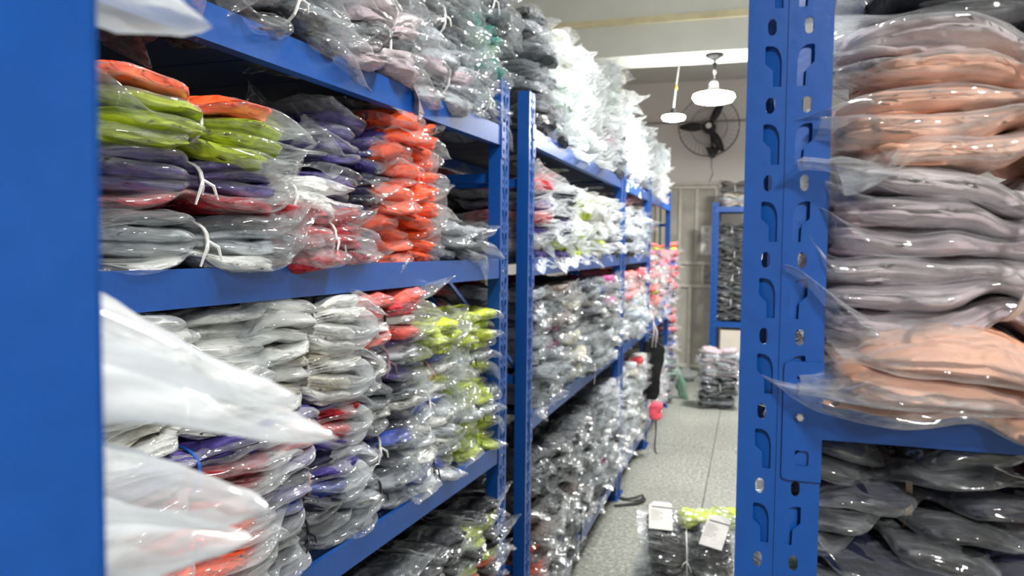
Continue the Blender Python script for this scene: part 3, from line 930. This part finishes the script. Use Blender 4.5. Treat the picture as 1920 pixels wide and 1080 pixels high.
link('flap', MB().bbox((-0.149, -0.139, 0.281), (0.149, -0.002, 0.284)).mesh('flap', M['carton']), ct)
link('flap', MB().bbox((-0.149, 0.002, 0.281), (0.149, 0.139, 0.284)).mesh('flap', M['carton']), ct)

# ---- near right rack: big peach and mauve bags, dark bundles below
def near_proto(Nn, T, sd, film='film_clear', L=0.36, W=0.27, **kw):
    a = dict(pinch=0.10, spike=0.045, wr=0.36, fan=0.08, shrink=0.87, box=12)
    a.update(kw)
    return Proto(Nn, L, W, T, sd, film, 2, **a)
gp = 'bundles on the rack with the punched upright'
RX, RY = 0.232, 0.905
z = 1.42
bundle(near_proto(3, 0.031, 313, fan=-0.45, spike=0.03, wr=0.22, W=0.29), ('peach', 'peach'), (RX - 0.004, RY - 0.030, z - 0.036), 0.0, 'pale peach bagged bundle bulging over the beam beside the punched upright', gp, 'w', (0.16, 0.04), seed=31)
z += 0.036
bundle(near_proto(6, 0.0265, 302), ('mauve', 'mauve', 'pale mauve', 'mauve', 'mauve', 'pale mauve'), (RX, RY - 0.01, z), 0.0, 'mauve bagged bundle between the two peach bundles beside the punched upright', gp, 'w', (0, 0), seed=32)
z += 0.0265 * 6
bundle(near_proto(5, 0.0262, 303), ('peach', 'peach', 'peach', 'peach', 'pale mauve'), (RX + 0.004, RY - 0.005, z), 0.02, 'bright peach bagged bundle with a mauve top bag beside the punched upright', gp, 'w', (0, 0), seed=33)
z += 0.0262 * 5
bundle(near_proto(2, 0.030, 304), ('dark grey', 'charcoal'), (RX + 0.02, RY + 0.02, z), 0.0, 'dark grey bagged bundle topmost above the peach bags', gp, 'k', (0, 0), seed=34)
# dark bundles on the shelf below
zz = 0.55
sp = [('black', 'dark grey'), ('charcoal', 'black'), ('black',), ('charcoal', 'navy')]
for i, cset in enumerate(sp):
    bundle(PT[i], cset, (0.25, 0.945, zz), 0.0, 'black bagged bundle, %s in the stack under the peach bags' % pos_name(i, 6), gp, 'k', seed=40 + i)
    zz += PT[i].H
mix = near_proto(3, 0.028, 330, L=0.34, pinch=0.1, fan=0.2, spike=0.035, film='film')
bundle(mix, ('sage', 'dark grey', 'navy'), (0.215, 0.925, zz), 0.06, 'loose dark and green-grey bagged bundle under the bow-tied black bundle', gp, 'w', seed=50)
p = near_proto(5, 0.0235, 331, L=0.25, W=0.24, pinch=0.42, fan=0.35, spike=0.015, film='film')
bundle(p, ('charcoal', 'black', 'navy', 'charcoal', 'black'), (0.152, 0.925, 1.236), 0.0, 'black bow-tied bundle with a tan cord right under the blue beam', gp, 't', seed=51)
zz = 0.55
for i in range(4):
    bundle(PT[i], ('wine', 'magenta') if i > 1 else ('wine',), (0.44, 1.03, zz), 0.2, 'wine red bagged bundle, %s in the stack deeper under the beam' % pos_name(i, 5), gp, 'k', seed=60 + i)
    zz += PT[i].H
bundle(PT[1], ('wine',), (0.42, 1.03, zz), 0.1, 'wine red bagged bundle, topmost in the stack deeper under the beam', gp, 'k', seed=66)
bundle(PT[2], ('charcoal', 'black'), (0.27, 0.96, 1.95), 0.05, 'black bagged bundle on the top shelf of the punched-upright rack', gp, 'k', seed=67)
# ---- closest rack: white bags poking past its upright
WP = []
gp = 'white bags on the closest rack'
kw = dict(pinch=0.08, spike=0.05, wr=0.40, shrink=0.9, box=14)
wf = Proto(4, 0.37, 0.26, 0.034, 401, 'film_white', 2, fan=0.15, tips=[(0.02, 0.01, -0.02), (0.01, 0.020, -0.01), (0.015, 0.012, -0.02), (0.02, 0.045, -0.035)], **kw)
wg = Proto(4, 0.37, 0.26, 0.036, 402, 'film_white', 2, fan=0.15, tips=[(0.005, 0.015, -0.01), (0.015, 0.035, -0.03), (0.05, 0.066, -0.045), (0.025, 0.058, -0.058)], **kw)
wt = Proto(3, 0.36, 0.26, 0.030, 403, 'film_white', 2, fan=0.05, tips=[(0.012, 0.030, -0.012), (0.0, 0.0, 0.0), (0.01, 0.01, -0.01)], **kw)
bundle(wf, ('white',), (-0.425, 0.142, 1.235), R(90), 'white bagged bundle, lower of two right behind the closest upright', gp, 'w', seed=71)
bundle(wg, ('white', 'pale grey'), (-0.408, 0.150, 1.235 + 0.142), R(90), 'white bagged bundle, upper of two behind the closest upright', gp, 'w', seed=72)
bundle(wt, ('white',), (-0.420, 0.150, 1.652), R(90), 'white bagged bundle on the closest rack above eye level', gp, 'w', seed=73)

# ---- bundle standing on the aisle floor with tags and a white strap
def aisle_bundle():
    p = Proto(5, 0.46, 0.33, 0.055, 450, 'film_clear', 2, pinch=0.28, spike=0.03, wr=0.34, fan=0.25)
    t = bundle(p, ('black', 'charcoal', 'black', 'black', 'charcoal'), (-0.25, 3.62, 0.0), 0.05, 'black bagged bundle on the aisle floor with white tags and white strap', 'bundles on the aisle floor', 'w', seed=80)
    q = near_proto(1, 0.05, 451, L=0.34, W=0.2, pinch=0.2, film='film_clear')
    bundle(q, ('yellow-green',), (-0.17, 3.70, p.H * 0.90), 0.15, 'yellow-green bagged garment lying on the black aisle bundle', 'bundles on the aisle floor', None, seed=81, name='bagged_garment', cat='garment')
    for k, (x, y, z, rx, ry, rz, hh) in enumerate(((-0.365, 3.53, p.H + 0.045, -0.95, 0.06, 0.18, 0.13), (-0.12, 3.50, p.H + 0.010, -0.7, 0.05, -0.35, 0.13))):
        tg = thing('hang_tag', ('tall white swing tag with a black bar near the white strap', 'white swing tag with grey print half hidden by the punched upright')[k], 'tag', (x, y, z))
        tg.rotation_euler = (rx, ry, rz)
        mb = MB()
        w2, h2, c = 0.053, hh / 2 * 1.15, 0.025
        pts = [(-w2, -h2), (w2, -h2), (w2, h2 - 0.008), (w2 - 0.012, h2), (-w2 + c, h2), (-w2, h2 - c)]
        mb.v = [(a, -0.001, b) for a, b in pts] + [(a, 0.001, b) for a, b in pts]
        mb.f = [tuple(range(6)), tuple(range(11, 5, -1))] + [(i, i + 6, (i + 1) % 6 + 6, (i + 1) % 6) for i in range(6)]
        link('card', mb.mesh('card', M['paper']), tg)
        bar = MB().bbox((-w2 + 0.012, -0.0020, h2 - 0.034), (w2, -0.001, h2 - 0.029))
        link('bar', bar.mesh('bar', M['ink']), tg)
        ln = MB()
        for i in range(7):
            ln.bbox((-w2 + 0.008, -0.0016, h2 - 0.048 - i * 0.009), (-w2 + 0.008 + (0.055 if i % 3 else 0.04), -0.001, h2 - 0.050 - i * 0.009))
        tag(link('print_lines', ln.mesh('print_lines', M['ink2']), tg), kind='stuff')
aisle_bundle()

# ---- small things
def ribbon(name, label, cat, pts, wdt, m, th=0.002, parent=None):
    mb = MB()
    pts = [Vector(p) for p in pts]
    for i, p in enumerate(pts):
        t = (pts[min(i + 1, len(pts) - 1)] - pts[max(i - 1, 0)]).normalized()
        a = t.cross(Vector((0, 0, 1)))
        if a.length < 0.1: a = Vector((0, 1, 0))
        a.normalize()
        nrm = a.cross(t).normalized()
        for s, h in ((-1, 0), (1, 0), (1, th), (-1, th)):
            mb.v.append(tuple(p + a * s * wdt / 2 + nrm * h))
    for i in range(len(pts) - 1):
        for c in range(4):
            c2 = (c + 1) % 4
            mb.f.append((i * 4 + c, (i + 1) * 4 + c, (i + 1) * 4 + c2, i * 4 + c2))
    mb.f.append((0, 1, 2, 3)); n = (len(pts) - 1) * 4; mb.f.append((n + 3, n + 2, n + 1, n))
    return tag(link(name, mb.mesh(name, m)), label, cat)
M['strap_black'] = simple('black_webbing', lin(20, 20, 20), rough=0.8, bump=0.001)
ribbon('webbing_strap', 'folded black webbing strap lying on the aisle floor', 'strap',
       [(-0.76, 4.70, 0.003), (-0.70, 4.66, 0.006), (-0.64, 4.66, 0.018), (-0.60, 4.72, 0.022), (-0.585, 4.66, 0.014), (-0.62, 4.60, 0.008), (-0.68, 4.56, 0.004), (-0.74, 4.52, 0.003)], 0.035, M['strap_black'])
ribbon('webbing_strap', 'black strap hanging out over the lowest beam of the second rack', 'strap',
       [(-0.80, 3.42, 0.50), (-0.735, 3.42, 0.47), (-0.715, 3.42, 0.40), (-0.71, 3.43, 0.28), (-0.712, 3.42, 0.16)], 0.03, M['strap_black'])
M['mauve_cloth'] = simple('mauve_scrap', lin(150, 138, 142), rough=0.9, bump=0.002)
ribbon('cloth_scrap', 'small mauve cloth scrap hanging over the top beam of the nearest rack', 'cloth',
       [(ax(1.78) - 0.03, 1.78, 1.934), (ax(1.78) + 0.006, 1.78, 1.934), (ax(1.78) + 0.012, 1.782, 1.90), (ax(1.78) + 0.020, 1.79, 1.87), (ax(1.78) + 0.014, 1.785, 1.845)], 0.035, M['mauve_cloth'])
ribbon('strap_loop', 'pale strap looped over the lower beam of the second rack', 'strap',
       [(-0.765, 3.78, 0.944), (-0.733, 3.78, 0.944), (-0.727, 3.78, 0.90), (-0.729, 3.78, 0.862)], 0.016, M['conduit'])

# hanging black tote with pink cloth below
M['tote'] = simple('black_tote_cloth', lin(14, 14, 16), rough=0.85, nscale=14, namt=0.2, bump=0.004)
M['pinkc'] = simple('hot_pink_cloth', lin(250, 90, 110), rough=0.8, nscale=20, namt=0.15, bump=0.004)
tb = thing('tote_bag', 'black cloth tote hanging from the post by pale cords', 'bag', (-0.690, 5.86, 0.42))
me = ring_mesh('bag_body', 0.50, 0.20, 0.045, 5, M['tote'], 20, 18, False, 0, 0, 0.0, 0.0, 0.08, box=16, shrink=0.9)
link('bag_body', me, tb, (0, 0, 0.22), (0, R(90), R(72)))
link('bag_handle', MB().tube([(0.0, -0.05, 0.38), (0.01, -0.03, 0.50), (0.0, 0.0, 0.575), (0.01, 0.03, 0.50), (0.0, 0.05, 0.38)], 0.006).mesh('bag_handle', M['conduit'], True), tb)
link('bag_handle', MB().tube([(0.025, -0.04, 0.38), (0.03, -0.02, 0.49), (0.0, 0.0, 0.57), (0.03, 0.02, 0.49), (0.025, 0.04, 0.38)], 0.006).mesh('bag_handle', M['conduit'], True), tb)
me = ring_mesh('pink_cloth', 0.17, 0.11, 0.07, 9, M['pinkc'], 16, 16, False, 0, 0, 0.0, 0.0, 0.4)
o = tag(link('pink_cloth', me, None, (-0.66, 5.88, 0.33), (0, R(90), 0)), 'hot pink cloth bunched below the black tote', 'cloth')
ribbon('thin_cord', 'thin dark cord dangling to the floor under the pink cloth', 'cord',
       [(-0.66, 5.88, 0.26), (-0.655, 5.87, 0.15), (-0.66, 5.85, 0.05), (-0.65, 5.82, 0.004), (-0.63, 5.80, 0.004)], 0.010, M['strap_black'])

# crumpled grey film on the floor before the gate, green sheet leaning on pile
def crumple(name, label, cat, loc, L, W, T, sd, m, color=None, rz=0, rot=None):
    me = ring_mesh(name, L, W, T, sd, m, 22, 20, True, 0, 0, 0.0, 0.05, 0.6)
    o = link(name, me, None, loc, rot or (0, 0, rz), color)
    return tag(o, label, cat)
M['greyfilm'] = film_material('grey_waste_film', haze=0.55, tint=lin(170, 178, 178))
M['greenfilm'] = film_material('green_waste_film', haze=0.5, tint=lin(130, 178, 150))
crumple('plastic_sheet', 'crumpled grey plastic sheet on the floor before the gate', 'plastic', (-0.80, 9.25, 0.06), 0.42, 0.40, 0.09, 21, M['greyfilm'])
crumple('plastic_sheet', 'pale green plastic sheet slumped against the tall floor pile', 'plastic', (-0.70, 8.10, 0.22), 0.45, 0.20, 0.05, 22, M['greenfilm'], rot=(0, R(68), R(20)))
crumple('cardboard_scrap', 'flat brown cardboard scrap on the floor by the gate corner', 'cardboard', (-0.52, 9.75, 0.012), 0.22, 0.16, 0.012, 23, M['carton'])

# ---------------------------------------------------------------- lamps
def lamp(label, x, y, z, rad, ztop, watt, big=True, lit=True):
    t = thing('ceiling_lamp', label, 'lamp', (x, y, z))
    link('diffuser', MB().lathe([(0.001, -0.30 * rad), (0.55 * rad, -0.30 * rad), (0.86 * rad, -0.22 * rad), (rad, -0.02 * rad), (0.95 * rad, 0.12 * rad), (0.80 * rad, 0.17 * rad)], k=32).mesh('diffuser', M['lamp'], True), t)
    link('housing', MB().lathe([(0.80 * rad, 0.17 * rad), (0.40 * rad, 0.30 * rad), (0.24 * rad, 0.42 * rad), (0.22 * rad, 0.65 * rad), (0.14 * rad, 0.78 * rad), (0.02 * rad, 0.80 * rad)], k=24).mesh('housing', M['white_pl'] if big else M['black'], True), t)
    h = ztop - z
    link('cord', MB().tube([(0, 0, 0.78 * rad), (0.004 if big else 0.012, 0, h * 0.55), (0.0 if big else 0.03, 0, h - 0.005)], 0.009 if big else 0.004).mesh('cord', M['white_pl'], True), t)
    if big:
        link('ceiling_rose', MB().lathe([(0.018, -0.035), (0.030, -0.025), (0.055, -0.012), (0.056, 0)], (0, 0, h), 20).mesh('ceiling_rose', M['black'], True), t)
        link('cord_grip', MB().lathe([(0.013, 0), (0.013, 0.045)], (0.002, 0, h * 0.62), 12).mesh('cord_grip', M['black'], True), t)
    else:
        link('cord_joint', MB().lathe([(0.008, 0), (0.008, 0.03)], (0.014, 0, h * 0.5), 12).mesh('cord_joint', M['amber'], True), t)
    ld = bpy.data.lights.new('lamp_glow', 'AREA')
    ld.shape = 'DISK'
    ld.size = rad * 1.8
    ld.energy = watt
    ld.color = (1.0, 0.985, 0.965)
    lo = bpy.data.objects.new('lamp_glow', ld)
    C.objects.link(lo)
    lo.location = (0, 0, -0.32 * rad - 0.004)
    lo.parent = t
    return t
lamp('big round saucer lamp glowing in front of the wall fan', -0.245, 4.97, 2.475, 0.128, 2.735, 16)
lamp('small round lamp on a thin white cord beside the bigger lamp', -0.50, 5.12, 2.385, 0.075, 2.735, 5, big=False)
lamp('saucer lamp over the aisle beside the nearest rack', -0.10, 1.45, 2.75, 0.128, H, 12)
lamp('saucer lamp over the aisle beside the second rack', -0.20, 3.15, 2.80, 0.128, H, 30)
lamp('saucer lamp over the cross aisle behind the viewer', 0.75, -0.60, 2.55, 0.128, H, 50)
lamp('added saucer lamp hidden behind the punched upright, brightening the end wall', 0.26, 7.4, 2.80, 0.128, H, 110)  # added lamp, kept out of view behind the upright, to brighten the far end

# ---------------------------------------------------------------- wall fan
def wall_fan():
    cx, cz = -0.505, 3.02
    yw = Y1
    yc = yw - 0.24
    cz = 3.045
    cx = -0.535
    t = thing('wall_fan', 'black wire-caged wall fan above the grey gate', 'fan', (cx, yc, cz))
    Rr = 0.365
    def circ(r, y, n=40):
        return [(r * math.cos(2 * math.pi * k / n), y, r * math.sin(2 * math.pi * k / n)) for k in range(n)]
    cg = MB()
    for r, y in ((Rr, 0.0), (Rr * 0.985, -0.02)):
        cg.tube(circ(r, y), 0.0042, 5, True)
    for r, y in ((0.09, -0.075), (0.22, -0.062), (0.09, 0.07), (0.22, 0.055)):
        cg.tube(circ(r, y), 0.0022, 4, True)
    for k in range(36):
        q = 2 * math.pi * k / 36
        q2 = q + 0.35
        for sg in (-1, 1):
            cg.tube([(0.05 * math.cos(q), 0.078 * sg, 0.05 * math.sin(q)), (0.2 * math.cos(q + .12), 0.066 * sg, 0.2 * math.sin(q + .12)), (Rr * 0.9 * math.cos(q2), 0.045 * sg, Rr * 0.9 * math.sin(q2)), (Rr * math.cos(q2 + .03), 0, Rr * math.sin(q2 + .03))], 0.0013, 3)
    tag(link('wire_cage', cg.mesh('wire_cage', M['fan_wire']), t), kind='stuff')
    hb = MB().lathe([(0.045, -0.03), (0.05, 0.0), (0.05, 0.03)], k=16)
    hb.v = [(x, z, y) for x, y, z in hb.v]
    link('hub', hb.mesh('hub', M['black'], True), t)
    cap = MB().lathe([(0.001, -0.085), (0.035, -0.084), (0.036, -0.074)], k=16)
    cap.v = [(x, z, y) for x, y, z in cap.v]
    link('cage_badge', cap.mesh('cage_badge', M['white_pl'], True), t)
    mt = MB().lathe([(0.001, 0.03), (0.075, 0.035), (0.08, 0.12), (0.05, 0.15), (0.001, 0.152)], k=18)
    mt.v = [(x, z, y) for x, y, z in mt.v]
    link('motor', mt.mesh('motor', M['black'], True), t)
    for k, a0 in enumerate((R(62), R(180), R(300))):
        b = MB()
        n = 8
        for i in range(n + 1):
            rr = 0.04 + (0.31) * i / n
            wdt = 0.035 + 0.075 * math.sin(math.pi * min(1, i / n * 0.9 + 0.08))
            tw = 0.5 - 0.25 * i / n
            for s in (-1, 1):
                lx, ly, lz = rr, s * wdt / 2 * math.sin(tw), s * wdt / 2 * math.cos(tw)
                for th in (-0.0015, 0.0015):
                    b.v.append((lx * math.cos(a0) - lz * math.sin(a0), ly + th, lx * math.sin(a0) + lz * math.cos(a0)))
        for i in range(n):
            o4 = i * 4
            for c in ((0, 2), (2, 3), (3, 1), (1, 0)):
                b.f.append((o4 + c[0], o4 + c[1], o4 + 4 + c[1], o4 + 4 + c[0]))
        b.f.append((0, 1, 3, 2)); b.f.append((n * 4, n * 4 + 2, n * 4 + 3, n * 4 + 1))
        link('blade', b.mesh('blade', M['black'], True), t)
    # arm down to the triangular wall bracket
    br = MB()
    br.tube([(0.01, 0.10, -0.02), (0.03, 0.11, -0.12), (0.04, 0.15, -0.26)], 0.018, 6)
    br.tube([(0.03, 0.10, -0.06), (0.095, 0.12, -0.18), (0.11, 0.19, -0.25)], 0.010, 6)
    link('arm', br.mesh('arm', M['black'], True), t)
    pts = [(-0.045, -0.235), (0.135, -0.235), (0.075, -0.35), (0.045, -0.365), (0.015, -0.35)]
    pb = MB()
    y0, y1 = 0.14, 0.24
    pb.v = [(x, y0, z) for x, z in pts] + [(x, y1, z) for x, z in pts]
    pb.f = [tuple(range(5)), tuple(range(9, 4, -1))] + [(i, i + 5, (i + 1) % 5 + 5, (i + 1) % 5) for i in range(5)]
    link('wall_bracket', pb.mesh('wall_bracket', M['black']), t)
    link('power_cord', MB().tube([(0.03, 0.23, -0.36), (0.032, 0.23, -0.48), (0.05, 0.23, -0.56), (0.015, 0.23, -0.64), (0.005, 0.23, -0.71)], 0.004, 6).lathe([(0.004, 0.03), (0.018, 0.008), (0.02, -0.012)], (0.005, 0.22, -0.72), 10).mesh('power_cord', M['black'], True), t)
    tag(t, 'black wire-caged wall fan above the grey gate', 'fan')
wall_fan()
